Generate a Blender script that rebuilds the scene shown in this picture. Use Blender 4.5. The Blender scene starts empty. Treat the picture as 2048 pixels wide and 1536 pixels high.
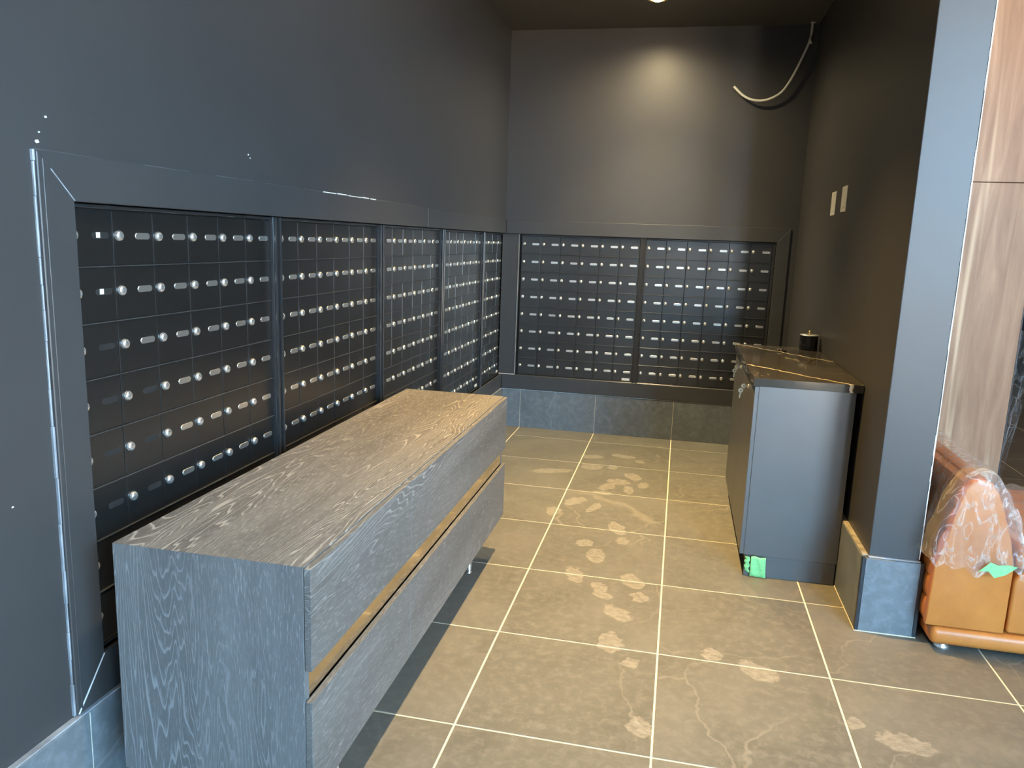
import bpy, bmesh, math, random
from mathutils import Vector, Matrix

random.seed(7)
scene = bpy.context.scene
COL = scene.collection

# ------------------------------------------------------------------ camera
FPX = 1547.06
yaw, pitch, roll = -0.20764, -0.18389, 0.03632
cam_loc = Vector((1.4648, -5.9472, 1.4759))
cy, sy, cp, sp, cr, sr = (math.cos(yaw), math.sin(yaw), math.cos(pitch), math.sin(pitch),
                          math.cos(roll), math.sin(roll))
fwd = Vector((sy * cp, cy * cp, sp))
rgt = Vector((cy, -sy, 0.0))
upv = rgt.cross(fwd)
r2 = rgt * cr + upv * sr
u2 = -rgt * sr + upv * cr
cd = bpy.data.cameras.new('camera')
cam = bpy.data.objects.new('camera', cd)
COL.objects.link(cam)
m = Matrix((r2, u2, -fwd)).transposed().to_4x4()
m.translation = cam_loc
cam.matrix_world = m
cd.sensor_width = 36.0
cd.lens = FPX * 36.0 / 2048.0
cd.clip_start = 0.02
scene.camera = cam

# ------------------------------------------------------------------ world, exposure
SKY_RGB = (13.5, 29.5, 45.0)        # open sky
GROUND_RGB = (34.0, 26.0, 18.0)     # sunlit street below the horizon
LAMP_A = (330.0, 258.0, 140.0)       # alcove downlights, back to front
LAMP_B = (620.0, 390.0, 125.0)
LAMP_C = (250.0, 215.0, 150.0)
LAMP_L = (85.0, 48.0, 14.0)       # lobby downlights
SPILL = (172.0, 137.0, 78.0)
LAMP_LS = (8.0, 5.0, 2.0)
w = bpy.data.worlds.new('sky')
scene.world = w
w.use_nodes = True
wt = w.node_tree
bg = wt.nodes['Background']
wtc = wt.nodes.new('ShaderNodeTexCoord')
wsep = wt.nodes.new('ShaderNodeSeparateXYZ')
wt.links.new(wtc.outputs['Generated'], wsep.inputs[0])
wmr = wt.nodes.new('ShaderNodeMapRange')
wmr.inputs['From Min'].default_value = -0.02
wmr.inputs['From Max'].default_value = 0.02
wt.links.new(wsep.outputs[2], wmr.inputs['Value'])
wmx = wt.nodes.new('ShaderNodeMix')
wmx.data_type = 'RGBA'
wt.links.new(wmr.outputs[0], wmx.inputs[0])
wmx.inputs[6].default_value = (*GROUND_RGB, 1)
wmx.inputs[7].default_value = (*SKY_RGB, 1)
wt.links.new(wmx.outputs[2], bg.inputs['Color'])
bg.inputs['Strength'].default_value = 1.0
scene.view_settings.view_transform = 'Standard'
scene.view_settings.look = 'None'
scene.view_settings.exposure = 0.0
scene.view_settings.gamma = 1.0
scene.view_settings.use_curve_mapping = False
scene.cycles.use_denoising = True
scene.cycles.max_bounces = 8
scene.cycles.diffuse_bounces = 4
scene.cycles.glossy_bounces = 4
scene.cycles.transparent_max_bounces = 12
scene.cycles.sample_clamp_indirect = 10.0
scene.cycles.caustics_reflective = False
scene.cycles.caustics_refractive = False


def portal(name, x0, x1, y, z0, z1):
    l = bpy.data.lights.new(name, 'AREA')
    l.shape = 'RECTANGLE'
    l.size = x1 - x0
    l.size_y = z1 - z0
    l.cycles.is_portal = True
    o = bpy.data.objects.new(name, l)
    COL.objects.link(o)
    o.location = ((x0 + x1) / 2, y, (z0 + z1) / 2)
    o.rotation_euler = (math.radians(90), 0, 0)
    # area light emits along local -Z; turned so that it faces +Y (into the room)
    o.rotation_euler = (math.radians(-90), 0, 0)
    o.rotation_euler = (math.radians(90), 0, math.pi)
    return o


WIN = [(2.80, 3.12, 0.05, 3.6), (3.30, 4.50, 0.05, 3.6)]   # glazed openings in the street wall
YF = -7.8
for i_, (a_, b_, c_, d_) in enumerate(WIN):
    portal('window_portal', a_, b_, YF - 0.06, c_, d_)
XS = 4.6                                                 # side wall of the entrance end of the lobby
XS2 = 6.2                                                # and of the part behind the sofa
YS = -4.2
SIDE = (-7.5, -5.3, 1.70, 3.60)                           # glazed opening in it
po = portal('window_portal', SIDE[0], SIDE[1], 0.0, SIDE[2], SIDE[3])
po.location = (XS + 0.06, (SIDE[0] + SIDE[1]) / 2, (SIDE[2] + SIDE[3]) / 2)
po.rotation_euler = (math.radians(90), 0, math.radians(90))

# ------------------------------------------------------------------ materials


class NT:
    def __init__(self, name):
        self.m = bpy.data.materials.new(name)
        self.m.use_nodes = True
        self.t = self.m.node_tree
        self.b = self.t.nodes['Principled BSDF']
        self.out = self.t.nodes['Material Output']

    def n(self, typ, **kw):
        nd = self.t.nodes.new(typ)
        for k, v in kw.items():
            setattr(nd, k, v)
        return nd

    def l(self, a, b):
        self.t.links.new(a, b)

    def val(self, sock, v):
        if hasattr(v, 'is_output'):
            self.l(v, sock)
        elif v is not None:
            sock.default_value = v

    def math(self, op, a, b=None, c=None, clamp=False):
        nd = self.n('ShaderNodeMath', operation=op)
        nd.use_clamp = clamp
        self.val(nd.inputs[0], a)
        self.val(nd.inputs[1], b)
        if c is not None:
            self.val(nd.inputs[2], c)
        return nd.outputs[0]

    def pos(self):
        return self.n('ShaderNodeNewGeometry').outputs['Position']

    def obj(self):
        return self.n('ShaderNodeTexCoord').outputs['Object']

    def mapping(self, vec, scale=(1, 1, 1), loc=(0, 0, 0), rot=(0, 0, 0)):
        nd = self.n('ShaderNodeMapping')
        self.l(vec, nd.inputs[0])
        nd.inputs['Scale'].default_value = scale
        nd.inputs['Location'].default_value = loc
        nd.inputs['Rotation'].default_value = rot
        return nd.outputs[0]

    def noise(self, vec, scale, detail=4, rough=0.55, dist=0.0):
        nd = self.n('ShaderNodeTexNoise')
        if vec is not None:
            self.l(vec, nd.inputs['Vector'])
        nd.inputs['Scale'].default_value = scale
        nd.inputs['Detail'].default_value = detail
        nd.inputs['Roughness'].default_value = rough
        nd.inputs['Distortion'].default_value = dist
        return nd.outputs['Fac']

    def ramp(self, fac, stops):
        nd = self.n('ShaderNodeValToRGB')
        self.l(fac, nd.inputs[0])
        e = nd.color_ramp.elements
        e[0].position, e[0].color = stops[0][0], col(stops[0][1])
        e[1].position, e[1].color = stops[-1][0], col(stops[-1][1])
        for p, c in stops[1:-1]:
            x = e.new(p)
            x.color = col(c)
        return nd.outputs[0]

    def mix(self, fac, a, b):
        nd = self.n('ShaderNodeMix', data_type='RGBA')
        self.val(nd.inputs[0], fac)
        self.val(nd.inputs[6], a if hasattr(a, 'is_output') else col(a))
        self.val(nd.inputs[7], b if hasattr(b, 'is_output') else col(b))
        return nd.outputs[2]

    def step(self, v, lo, hi, a=0.0, b=1.0):
        nd = self.n('ShaderNodeMapRange', interpolation_type='SMOOTHSTEP')
        self.val(nd.inputs['Value'], v)
        nd.inputs['From Min'].default_value = lo
        nd.inputs['From Max'].default_value = hi
        nd.inputs['To Min'].default_value = a
        nd.inputs['To Max'].default_value = b
        return nd.outputs[0]

    def bump(self, h, strength, dist):
        nd = self.n('ShaderNodeBump')
        self.l(h, nd.inputs['Height'])
        nd.inputs['Strength'].default_value = strength
        nd.inputs['Distance'].default_value = dist
        self.l(nd.outputs[0], self.b.inputs['Normal'])

    def set(self, color=None, rough=None, metal=None, spec=None, **kw):
        if color is not None:
            self.val(self.b.inputs['Base Color'], color if hasattr(color, 'is_output') else col(color))
        self.val(self.b.inputs['Roughness'], rough)
        self.val(self.b.inputs['Metallic'], metal)
        self.val(self.b.inputs['Specular IOR Level'], spec)
        for k, v in kw.items():
            self.val(self.b.inputs[k], v)
        return self


def col(c):
    if isinstance(c, (int, float)):
        return (c, c, c, 1)
    return tuple(c) if len(c) == 4 else (*c, 1)


M = {}


def simple(name, color, rough=0.5, metal=0.0, spec=0.5, var=0.12, scale=30.0, bump=0.0, bscale=200.0):
    k = NT(name)
    p = k.pos()
    nz = k.noise(p, scale, 3)
    lo = tuple(x * (1 - var) for x in color)
    hi = tuple(min(1, x * (1 + var)) for x in color)
    k.set(k.ramp(nz, [(0.3, lo), (0.7, hi)]), rough, metal, spec)
    if bump:
        k.bump(k.noise(p, bscale, 2), bump, 0.001)
    M[name] = k.m
    return k.m


simple('wall_paint', (0.052, 0.051, 0.052), rough=0.42, var=0.06, scale=2.0, bump=0.10, bscale=260)
simple('trim_paint', (0.052, 0.052, 0.054), rough=0.38, var=0.06, scale=4.0, bump=0.06, bscale=120)
simple('ceiling_paint', (0.095, 0.090, 0.080), rough=0.6, var=0.05, scale=2.0, bump=0.06, bscale=240)
simple('mailbox_black', (0.012, 0.012, 0.0122), rough=0.32, spec=1.0, var=0.05, scale=20, bump=0.05, bscale=500)
simple('mailbox_frame', (0.030, 0.030, 0.031), rough=0.22, var=0.05, scale=20)
simple('chrome', (0.86, 0.84, 0.81), rough=0.27, metal=0.85, var=0.03)
simple('brushed_aluminium', (0.80, 0.80, 0.78), rough=0.34, metal=0.92, var=0.06, scale=400)
simple('slot_dark', (0.02, 0.02, 0.02), rough=0.6)
simple('white_label', (0.80, 0.80, 0.78), rough=0.5, var=0.02)
simple('label_ink', (0.10, 0.10, 0.10), rough=0.6)
simple('grout', (0.80, 0.74, 0.56), rough=0.85, var=0.10, scale=60, bump=0.3, bscale=400)
simple('mailbox_rail', (0.10, 0.10, 0.10), rough=0.3, metal=0.5, var=0.2, scale=9)
simple('caulk_painted', (0.09, 0.09, 0.095), rough=0.35, var=0.3, scale=14)
simple('caulk', (0.30, 0.33, 0.37), rough=0.35, var=0.35, scale=14)
simple('white_chip', (0.80, 0.80, 0.78), rough=0.7, var=0.05)
simple('cabinet_black', (0.085, 0.085, 0.085), rough=0.36, spec=1.0, var=0.05, scale=8)
simple('lamp_trim', (0.45, 0.36, 0.20), rough=0.5, metal=0.3, var=0.1)
simple('brass', (0.85, 0.62, 0.28), rough=0.2, metal=1.0, var=0.04)
simple('key_steel', (0.82, 0.80, 0.72), rough=0.22, metal=1.0, var=0.05)
simple('bronze_channel', (0.80, 0.72, 0.58), rough=0.09, metal=1.0, var=0.03)
simple('cable_white', (0.80, 0.80, 0.76), rough=0.45, var=0.03)
simple('plate_white', (0.78, 0.74, 0.66), rough=0.4, var=0.03)
simple('lobby_wall', (0.42, 0.40, 0.38), rough=0.7, var=0.05, scale=3)
simple('dark_far_wall', (0.035, 0.028, 0.024), rough=0.7, var=0.1, scale=3)
simple('frame_metal', (0.06, 0.06, 0.065), rough=0.35, metal=0.6, var=0.05)
simple('scrap_black', (0.012, 0.010, 0.009), rough=0.4)
simple('tile_trim_dark', (0.035, 0.040, 0.048), rough=0.3, metal=0.3)
simple('raw_edge', (0.34, 0.31, 0.26), rough=0.8, var=0.4, scale=25, bump=0.4, bscale=90)

k = NT('green_tape')
nz = k.noise(k.pos(), 90, 3)
k.set(k.ramp(nz, [(0.3, (0.20, 0.58, 0.22)), (0.7, (0.28, 0.70, 0.30))]), 0.55)
k.bump(nz, 0.3, 0.002)
k.set(**{'Subsurface Weight': 0.0})
M['green_tape'] = k.m

k = NT('smoked_glass')
nz = k.noise(k.pos(), 20, 2)
k.set(k.ramp(nz, [(0.3, (0.010, 0.012, 0.013)), (0.7, (0.016, 0.018, 0.019))]), 0.06, 0.0, 0.6)
M['smoked_glass'] = k.m

k = NT('lamp_glow')
k.set((1, 0.8, 0.5), 0.5)
k.b.inputs['Emission Color'].default_value = (1.0, 0.72, 0.38, 1)
k.b.inputs['Emission Strength'].default_value = 60.0
M['lamp_glow'] = k.m

PRINTS = [
    (0.941, -0.687, 12.02, 1.18, 2.83, -19.33), (1.160, -0.599, 12.01, 0.53, -4.27, -22.41),
    (1.286, -0.705, 34.48, 0.86, 0.00, -25.00), (0.734, -1.113, 6.92, 1.11, 6.50, -18.96),
    (0.974, -0.936, 13.40, 1.18, 1.38, -14.58), (1.112, -0.898, 25.60, 1.45, 0.48, -18.84),
    (1.259, -1.077, 15.77, -0.21, -6.64, -13.07), (1.334, -1.232, 27.36, 1.26, 5.05, -15.15),
    (1.176, -1.209, 13.48, 0.88, 0.66, -16.35), (1.117, -1.332, 16.69, 2.59, 11.99, -12.23),
    (1.248, -1.356, 28.41, -2.84, -17.05, -12.58), (1.102, -1.462, 16.89, 1.18, 1.18, -23.17),
    (0.961, -1.666, 14.25, 2.61, 10.04, -12.25), (0.870, -1.870, 22.04, 3.72, 4.01, -12.31),
    (1.078, -1.746, 16.17, 3.63, 24.75, -14.85), (1.231, -2.028, 16.53, -1.54, -13.00, -12.12),
    (1.094, -2.279, 24.25, 1.94, 1.45, -19.88), (1.272, -2.196, 25.45, -0.46, -7.40, -18.05),
    (1.166, -2.428, 21.46, -0.50, -6.49, -11.48), (1.095, -2.674, 20.85, -3.02, -14.51, -12.39),
    (1.351, -2.665, 17.63, -2.07, -10.37, -13.49), (1.217, -2.764, 27.17, 1.07, -2.66, -19.71),
    (1.242, -2.846, 24.39, 0.00, -7.70, -26.32), (1.391, -2.812, 25.15, -1.48, -6.41, -19.23),
    (1.312, -2.983, 15.31, -1.61, -11.01, -16.38), (1.307, -3.230, 19.75, -3.64, -9.36, -11.43),
    (1.387, -3.357, 32.20, -0.89, -1.79, -27.73), (1.680, -3.219, 24.42, -4.34, -5.97, -21.16),
    (1.834, -3.289, 12.56, -3.69, -10.59, -16.49), (1.437, -3.728, 23.72, -3.65, -6.39, -18.25),
    (2.243, -3.596, 10.55, -4.09, -4.31, -18.74), (2.109, -3.528, 33.80, -12.92, -11.93, -24.85),
]


def slate(name, prints=(), dark=1.0, tint=(1, 1, 1)):
    """grey-brown slate tile: clouds, thin pale veins, optional dusty shoe prints (dirt with its own shape)"""
    k = NT(name)
    rnd = k.n('ShaderNodeObjectInfo').outputs['Random']
    off = k.n('ShaderNodeCombineXYZ')
    k.l(k.math('MULTIPLY', rnd, 37.0), off.inputs[0])
    k.l(k.math('MULTIPLY', rnd, 61.0), off.inputs[1])
    add = k.n('ShaderNodeVectorMath', operation='ADD')
    p = k.pos()
    k.l(p, add.inputs[0])
    k.l(off.outputs[0], add.inputs[1])
    v = add.outputs[0]
    big = k.noise(v, 2.2, 5, 0.6, 0.6)
    fine = k.noise(v, 26, 6, 0.7, 0.3)
    base = k.ramp(big, [(0.30, tuple(dark * y * x for y, x in zip(tint, (0.150, 0.143, 0.120)))),
                        (0.55, tuple(dark * y * x for y, x in zip(tint, (0.195, 0.186, 0.156)))),
                        (0.75, tuple(dark * y * x for y, x in zip(tint, (0.240, 0.228, 0.193))))])
    base = k.mix(k.step(fine, 0.40, 0.72, 0, 0.75), base, tuple(dark * y * x for y, x in zip(tint, (0.275, 0.260, 0.220))))
    # thin pale veins
    wv_ = k.n('ShaderNodeTexNoise')
    k.l(v, wv_.inputs['Vector'])
    wv_.inputs['Scale'].default_value = 5.0
    wv_.inputs['Detail'].default_value = 5.0
    wsc = k.n('ShaderNodeVectorMath', operation='MULTIPLY_ADD')
    k.l(wv_.outputs['Color'], wsc.inputs[0])
    wsc.inputs[1].default_value = (0.22, 0.22, 0.0)
    k.l(k.mapping(v, (1.0, 0.6, 1.0), rot=(0, 0, 0.7)), wsc.inputs[2])
    vo_ = k.n('ShaderNodeTexVoronoi', feature='DISTANCE_TO_EDGE')
    k.l(wsc.outputs[0], vo_.inputs['Vector'])
    vo_.inputs['Scale'].default_value = 1.5
    vein = k.step(vo_.outputs['Distance'], 0.0, 0.010, 1.0, 0.0)
    gate = k.step(k.noise(v, 1.3, 2), 0.48, 0.62)
    vein = k.math('MULTIPLY', k.math('MULTIPLY', vein, gate), 0.55)
    base = k.mix(vein, base, tuple(dark * y * x for y, x in zip(tint, (0.36, 0.33, 0.27))))
    # fine flaky streaks
    fl = k.noise(k.mapping(v, (3.0, 9.0, 1.0), rot=(0, 0, 0.35)), 2.0, 6, 0.65, 1.5)
    base = k.mix(k.step(fl, 0.60, 0.72, 0, 0.35), base, tuple(dark * y * x for y, x in zip(tint, (0.27, 0.25, 0.21))))
    if prints:
        sep = k.n('ShaderNodeSeparateXYZ')
        wob = k.noise(p, 14, 3, 0.6)
        wv = k.n('ShaderNodeVectorMath', operation='ADD')
        cmb = k.n('ShaderNodeCombineXYZ')
        k.l(k.math('MULTIPLY', k.math('SUBTRACT', wob, 0.5), 0.07), cmb.inputs[0])
        k.l(k.math('MULTIPLY', k.math('SUBTRACT', k.noise(p, 19, 3, 0.6), 0.5), 0.07), cmb.inputs[1])
        k.l(p, wv.inputs[0])
        k.l(cmb.outputs[0], wv.inputs[1])
        k.l(wv.outputs[0], sep.inputs[0])
        X, Y = sep.outputs[0], sep.outputs[1]
        dmin = None
        for (cx_, cy_, a, b, c, d) in prints:
            u = k.math('MULTIPLY_ADD', X, a, k.math('MULTIPLY_ADD', Y, b, -(a * cx_ + b * cy_)))
            vv = k.math('MULTIPLY_ADD', X, c, k.math('MULTIPLY_ADD', Y, d, -(c * cx_ + d * cy_)))
            dd = k.math('MULTIPLY_ADD', u, u, k.math('MULTIPLY', vv, vv))
            dmin = dd if dmin is None else k.math('MINIMUM', dmin, dd)
        dmin = k.math('ADD', dmin, k.math('MULTIPLY', k.math('SUBTRACT', k.noise(p, 38, 4, 0.7), 0.5), 1.5))
        mask = k.step(dmin, 0.62, 1.08, 1.0, 0.0)
        rim = k.math('MULTIPLY', k.step(dmin, 0.55, 0.9, 0.0, 1.0), mask)
        pat = k.step(k.noise(k.mapping(p, (1.0, 1.8, 1.0), rot=(0, 0, 0.5)), 34, 5, 0.7), 0.36, 0.66, 0.25, 0.85)
        amt = k.math('MULTIPLY', mask, k.math('ADD', k.math('MULTIPLY', pat, 0.52), k.math('MULTIPLY', rim, 0.20)))
        base = k.mix(amt, base, (0.50, 0.45, 0.37))
    k.set(base, k.step(fine, 0.3, 0.7, 0.46, 0.60), 0.0, 0.4)
    k.bump(k.noise(v, 60, 5, 0.65), 0.18, 0.002)
    M[name] = k.m
    return k.m


slate('slate_tile', dark=0.80)
slate('slate_base_tile', dark=0.95, tint=(0.84, 1.0, 1.30))
_pm = {}


def oak(name, along, dark, light, seed=0.0, amount=1.0):
    """dark stained, open-pored oak; 'along' is the grain axis"""
    k = NT(name)
    p = k.pos()
    sc = [1.0, 1.0, 1.0]
    sc[along] = 0.10
    st = k.mapping(p, tuple(sc), loc=(seed, seed * 1.7, seed * 0.6))
    # cathedral figure
    warp = k.noise(st, 5.5, 3, 0.5, 0.4)
    ringv = k.math('MULTIPLY', warp, 46.0)
    fr = k.math('FRACT', ringv)
    band = k.step(fr, 0.30, 1.0, 0.0, 1.0)
    line = k.math('MULTIPLY', k.step(fr, 0.72, 0.90, 0.0, 1.0), k.step(fr, 0.96, 1.0, 1.0, 0.0))
    gate = k.step(k.noise(st, 2.6, 2), 0.38, 0.56)
    line = k.math('MULTIPLY', line, gate)
    sc2 = [330.0, 330.0, 330.0]
    sc2[along] = 34.0
    pores = k.noise(k.mapping(p, tuple(sc2)), 1.0, 2, 0.6, 0.6)
    pm = k.step(pores, 0.50, 0.66, 0.0, 1.0)
    pm = k.math('MULTIPLY', pm, k.math('ADD', k.math('MULTIPLY', band, 0.55), 0.30))
    amt = k.math('MULTIPLY', k.math('MAXIMUM', pm, k.math('MULTIPLY', line, 1.0)), amount, clamp=True)
    tone = k.noise(st, 9.0, 4, 0.6)
    base = k.ramp(tone, [(0.3, tuple(0.8 * x for x in dark)), (0.7, tuple(1.25 * x for x in dark))])
    k.set(k.mix(amt, base, light), 0.46, 0.0, 0.45)
    k.bump(amt, 0.12, 0.001)
    M[name] = k.m
    return k.m


oak('oak_length', 1, (0.140, 0.134, 0.128), (0.38, 0.365, 0.345), 0.0)
oak('oak_front', 1, (0.130, 0.126, 0.122), (0.32, 0.31, 0.30), 3.3)
oak('oak_end', 2, (0.155, 0.158, 0.160), (0.30, 0.305, 0.31), 5.1)


def walnut(name):
    k = NT(name)
    p = k.pos()
    st = k.mapping(p, (1.0, 1.0, 0.09))
    g = k.noise(st, 20, 6, 0.6, 0.7)
    c = k.ramp(g, [(0.25, (0.21, 0.118, 0.066)), (0.45, (0.29, 0.172, 0.102)), (0.62, (0.36, 0.225, 0.138)),
                   (0.75, (0.45, 0.295, 0.188))])
    s = k.noise(k.mapping(p, (1.0, 1.0, 0.03), loc=(0.37, 0, 0)), 11, 2, 0.4)
    c = k.mix(k.step(s, 0.60, 0.66, 0, 0.8), c, (0.62, 0.46, 0.30))
    f = k.noise(k.mapping(p, (220, 220, 9)), 1.0, 2)
    c = k.mix(k.step(f, 0.55, 0.75, 0, 0.25), c, (0.28, 0.18, 0.12))
    k.set(c, 0.48, 0.0, 0.3)
    M[name] = k.m


walnut('walnut_panel')

# tan leather
k = NT('tan_leather')
p = k.pos()
nz = k.noise(p, 7, 4, 0.6)
c = k.ramp(nz, [(0.3, (0.50, 0.168, 0.034)), (0.7, (0.62, 0.222, 0.048))])
vo = k.n('ShaderNodeTexVoronoi')
k.l(p, vo.inputs['Vector'])
vo.inputs['Scale'].default_value = 260
k.set(c, 0.38, 0.0, 0.5)
k.bump(vo.outputs['Distance'], 0.15, 0.001)
M['tan_leather'] = k.m

# black stone with pale gold veins: path follows two long veins across the slab
k = NT('black_stone')
p = k.pos()
sep = k.n('ShaderNodeSeparateXYZ')
k.l(p, sep.inputs[0])
X, Y, Z = sep.outputs
wob = k.math('MULTIPLY', k.math('SUBTRACT', k.noise(p, 9, 4, 0.6), 0.5), 0.11)
Yw = k.math('ADD', Y, wob)


def vein_line(x0, y0, x1, y1, wdt):
    s = (y1 - y0) / (x1 - x0)
    d = k.math('ABSOLUTE', k.math('SUBTRACT', k.math('SUBTRACT', Yw, k.math('MULTIPLY', X, s)), y0 - s * x0))
    return k.step(d, wdt * 0.35, wdt, 1.0, 0.0)


v1 = vein_line(1.814, -2.062, 2.20, -2.46, 0.013)
v2 = vein_line(1.852, -1.28, 2.26, -1.77, 0.010)
vv = k.math('MAXIMUM', v1, v2)
nv = k.math('ABSOLUTE', k.math('SUBTRACT', k.noise(p, 3.4, 4, 0.55, 1.2), 0.5))
v3 = k.math('MULTIPLY', k.step(nv, 0.0, 0.006, 0.35, 0.0), k.step(k.noise(p, 4, 2), 0.5, 0.6))
vv = k.math('MAXIMUM', vv, v3)
cl = k.ramp(k.noise(p, 6, 4), [(0.3, (0.030, 0.028, 0.026)), (0.7, (0.055, 0.050, 0.044))])
k.set(k.mix(vv, cl, (0.78, 0.68, 0.50)), 0.10, 0.0, 0.5)
M['black_stone'] = k.m


# thin clear plastic film
def film(name, body=0.22, facing=0.30, tint=(0.97, 0.96, 0.94)):
    k = NT(name)
    t = k.t
    p = k.pos()
    crk = k.noise(k.mapping(p, (1, 1, 0.5)), 13, 4, 0.6, 1.4)
    rd = k.step(k.math('ABSOLUTE', k.math('SUBTRACT', crk, 0.5)), 0.0, 0.05, 1.0, 0.0)
    tr = k.n('ShaderNodeBsdfTransparent')
    tr.inputs[0].default_value = col(tint)
    k.set((0.86, 0.84, 0.82), 0.12, 0.0, 0.8)
    k.bump(crk, 0.6, 0.012)
    lw = k.n('ShaderNodeLayerWeight')
    lw.inputs[0].default_value = 0.35
    f = k.math('ADD', k.math('ADD', k.math('MULTIPLY', lw.outputs['Facing'], facing), body),
               k.math('MULTIPLY', rd, 0.22), clamp=True)
    mx = k.n('ShaderNodeMixShader')
    k.l(f, mx.inputs[0])
    k.l(tr.outputs[0], mx.inputs[1])
    k.l(k.b.outputs[0], mx.inputs[2])
    k.l(mx.outputs[0], k.out.inputs[0])
    M[name] = k.m


film('plastic_film', 0.075)
film('plastic_sheet', 0.17)
film('plastic_hanging', 0.05, 0.10)

# ------------------------------------------------------------------ geometry helpers


def link(o, parent=None):
    COL.objects.link(o)
    if parent is not None:
        o.parent = parent
        o.matrix_parent_inverse = parent.matrix_basis.inverted()
    return o


def mobj(name, verts, faces, mat, parent=None, smooth=False, local=False):
    me = bpy.data.meshes.new(name)
    me.from_pydata([tuple(v) for v in verts], [], faces)
    me.validate()
    me.update()
    if smooth:
        for pl in me.polygons:
            pl.use_smooth = True
    if mat:
        me.materials.append(M[mat])
    o = bpy.data.objects.new(name, me)
    COL.objects.link(o)
    if parent is not None:
        o.parent = parent
        if not local:
            o.matrix_parent_inverse = parent.matrix_basis.inverted()
    return o


def bm_obj(name, bm, mat, parent=None, smooth=False, local=False):
    bmesh.ops.recalc_face_normals(bm, faces=bm.faces)
    me = bpy.data.meshes.new(name)
    bm.to_mesh(me)
    bm.free()
    if smooth:
        for pl in me.polygons:
            pl.use_smooth = True
    if mat:
        me.materials.append(M[mat])
    o = bpy.data.objects.new(name, me)
    COL.objects.link(o)
    if parent is not None:
        o.parent = parent
        if not local:
            o.matrix_parent_inverse = parent.matrix_basis.inverted()
    return o


def bm_box(bm, x, y, z, bev=0.0, seg=2):
    vs = [bm.verts.new((x[i], y[j], z[q])) for i in (0, 1) for j in (0, 1) for q in (0, 1)]
    idx = [(0, 1, 3, 2), (4, 6, 7, 5), (0, 4, 5, 1), (2, 3, 7, 6), (0, 2, 6, 4), (1, 5, 7, 3)]
    fs = [bm.faces.new([vs[q] for q in f]) for f in idx]
    if bev > 0:
        es = list({e for f in fs for e in f.edges})
        bmesh.ops.bevel(bm, geom=es, offset=bev, segments=seg, profile=0.5, affect='EDGES')


def box(name, x, y, z, mat, parent=None, bev=0.0, seg=2, local=False, smooth=False):
    bm = bmesh.new()
    bm_box(bm, x, y, z, bev, seg)
    return bm_obj(name, bm, mat, parent, smooth, local)


def prism(name, poly, lo, hi, axis, mat, parent=None, bev=0.0, seg=2, local=False, smooth=False):
    """poly: 2D outline in the two remaining axes (in xyz order), extruded lo..hi along axis"""
    def mk(a, b, c):
        r = [a, b]
        r.insert(axis, c)
        return r
    bm = bmesh.new()
    n = len(poly)
    A = [bm.verts.new(mk(a, b, lo)) for a, b in poly]
    B = [bm.verts.new(mk(a, b, hi)) for a, b in poly]
    bm.faces.new(A)
    bm.faces.new(list(reversed(B)))
    for i in range(n):
        bm.faces.new((A[i], B[i], B[(i + 1) % n], A[(i + 1) % n]))
    bmesh.ops.recalc_face_normals(bm, faces=bm.faces)
    if bev > 0:
        es = [e for e in bm.edges if e.calc_face_angle(0) > 0.5]
        bmesh.ops.bevel(bm, geom=es, offset=bev, segments=seg, profile=0.5, affect='EDGES')
    return bm_obj(name, bm, mat, parent, smooth, local)


def lathe(name, prof, c, mat, parent=None, seg=24, axis=2, local=False, smooth=True):
    """prof: list of (radius, height) along axis through c"""
    vs, fs = [], []
    for r, h in prof:
        for i in range(seg):
            a = 2 * math.pi * i / seg
            q = [r * math.cos(a), r * math.sin(a)]
            q.insert(axis, h)
            vs.append((c[0] + q[0], c[1] + q[1], c[2] + q[2]))
    for j in range(len(prof) - 1):
        for i in range(seg):
            a, b = j * seg + i, j * seg + (i + 1) % seg
            fs.append((a, b, b + seg, a + seg))
    if prof[0][0] > 1e-6:
        fs.append(tuple(range(seg)))
    if prof[-1][0] > 1e-6:
        fs.append(tuple((len(prof) - 1) * seg + i for i in range(seg)))
    bm = bmesh.new()
    bv = [bm.verts.new(v) for v in vs]
    for f in fs:
        try:
            bm.faces.new([bv[i] for i in f])
        except ValueError:
            pass
    bmesh.ops.remove_doubles(bm, verts=bm.verts, dist=1e-6)
    o = bm_obj(name, bm, mat, parent, smooth, local)
    return o


def spline(pts, n=10):
    out = []
    P = [Vector(p) for p in pts]
    P = [P[0] * 2 - P[1]] + P + [P[-1] * 2 - P[-2]]
    for i in range(1, len(P) - 2):
        for j in range(n):
            t = j / n
            a, b, c, d = P[i - 1], P[i], P[i + 1], P[i + 2]
            out.append(0.5 * ((2 * b) + (c - a) * t + (2 * a - 5 * b + 4 * c - d) * t * t + (3 * b - a - 3 * c + d) * t ** 3))
    out.append(P[-2])
    return out


def tube(name, pts, rad, mat, parent=None, seg=10):
    vs, fs = [], []
    n = len(pts)
    up = Vector((0, 1, 0.13)).normalized()
    for i, p in enumerate(pts):
        t = (pts[min(i + 1, n - 1)] - pts[max(i - 1, 0)]).normalized()
        a = t.cross(up).normalized()
        b = t.cross(a)
        r = rad(i / (n - 1)) if callable(rad) else rad
        for q in range(seg):
            g = 2 * math.pi * q / seg
            vs.append(p + a * (r * math.cos(g)) + b * (r * math.sin(g)))
    for i in range(n - 1):
        for q in range(seg):
            a, b = i * seg + q, i * seg + (q + 1) % seg
            fs.append((a, b, b + seg, a + seg))
    fs.append(tuple(range(seg)))
    fs.append(tuple((n - 1) * seg + q for q in range(seg)))
    return mobj(name, vs, fs, mat, parent, smooth=True)


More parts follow.
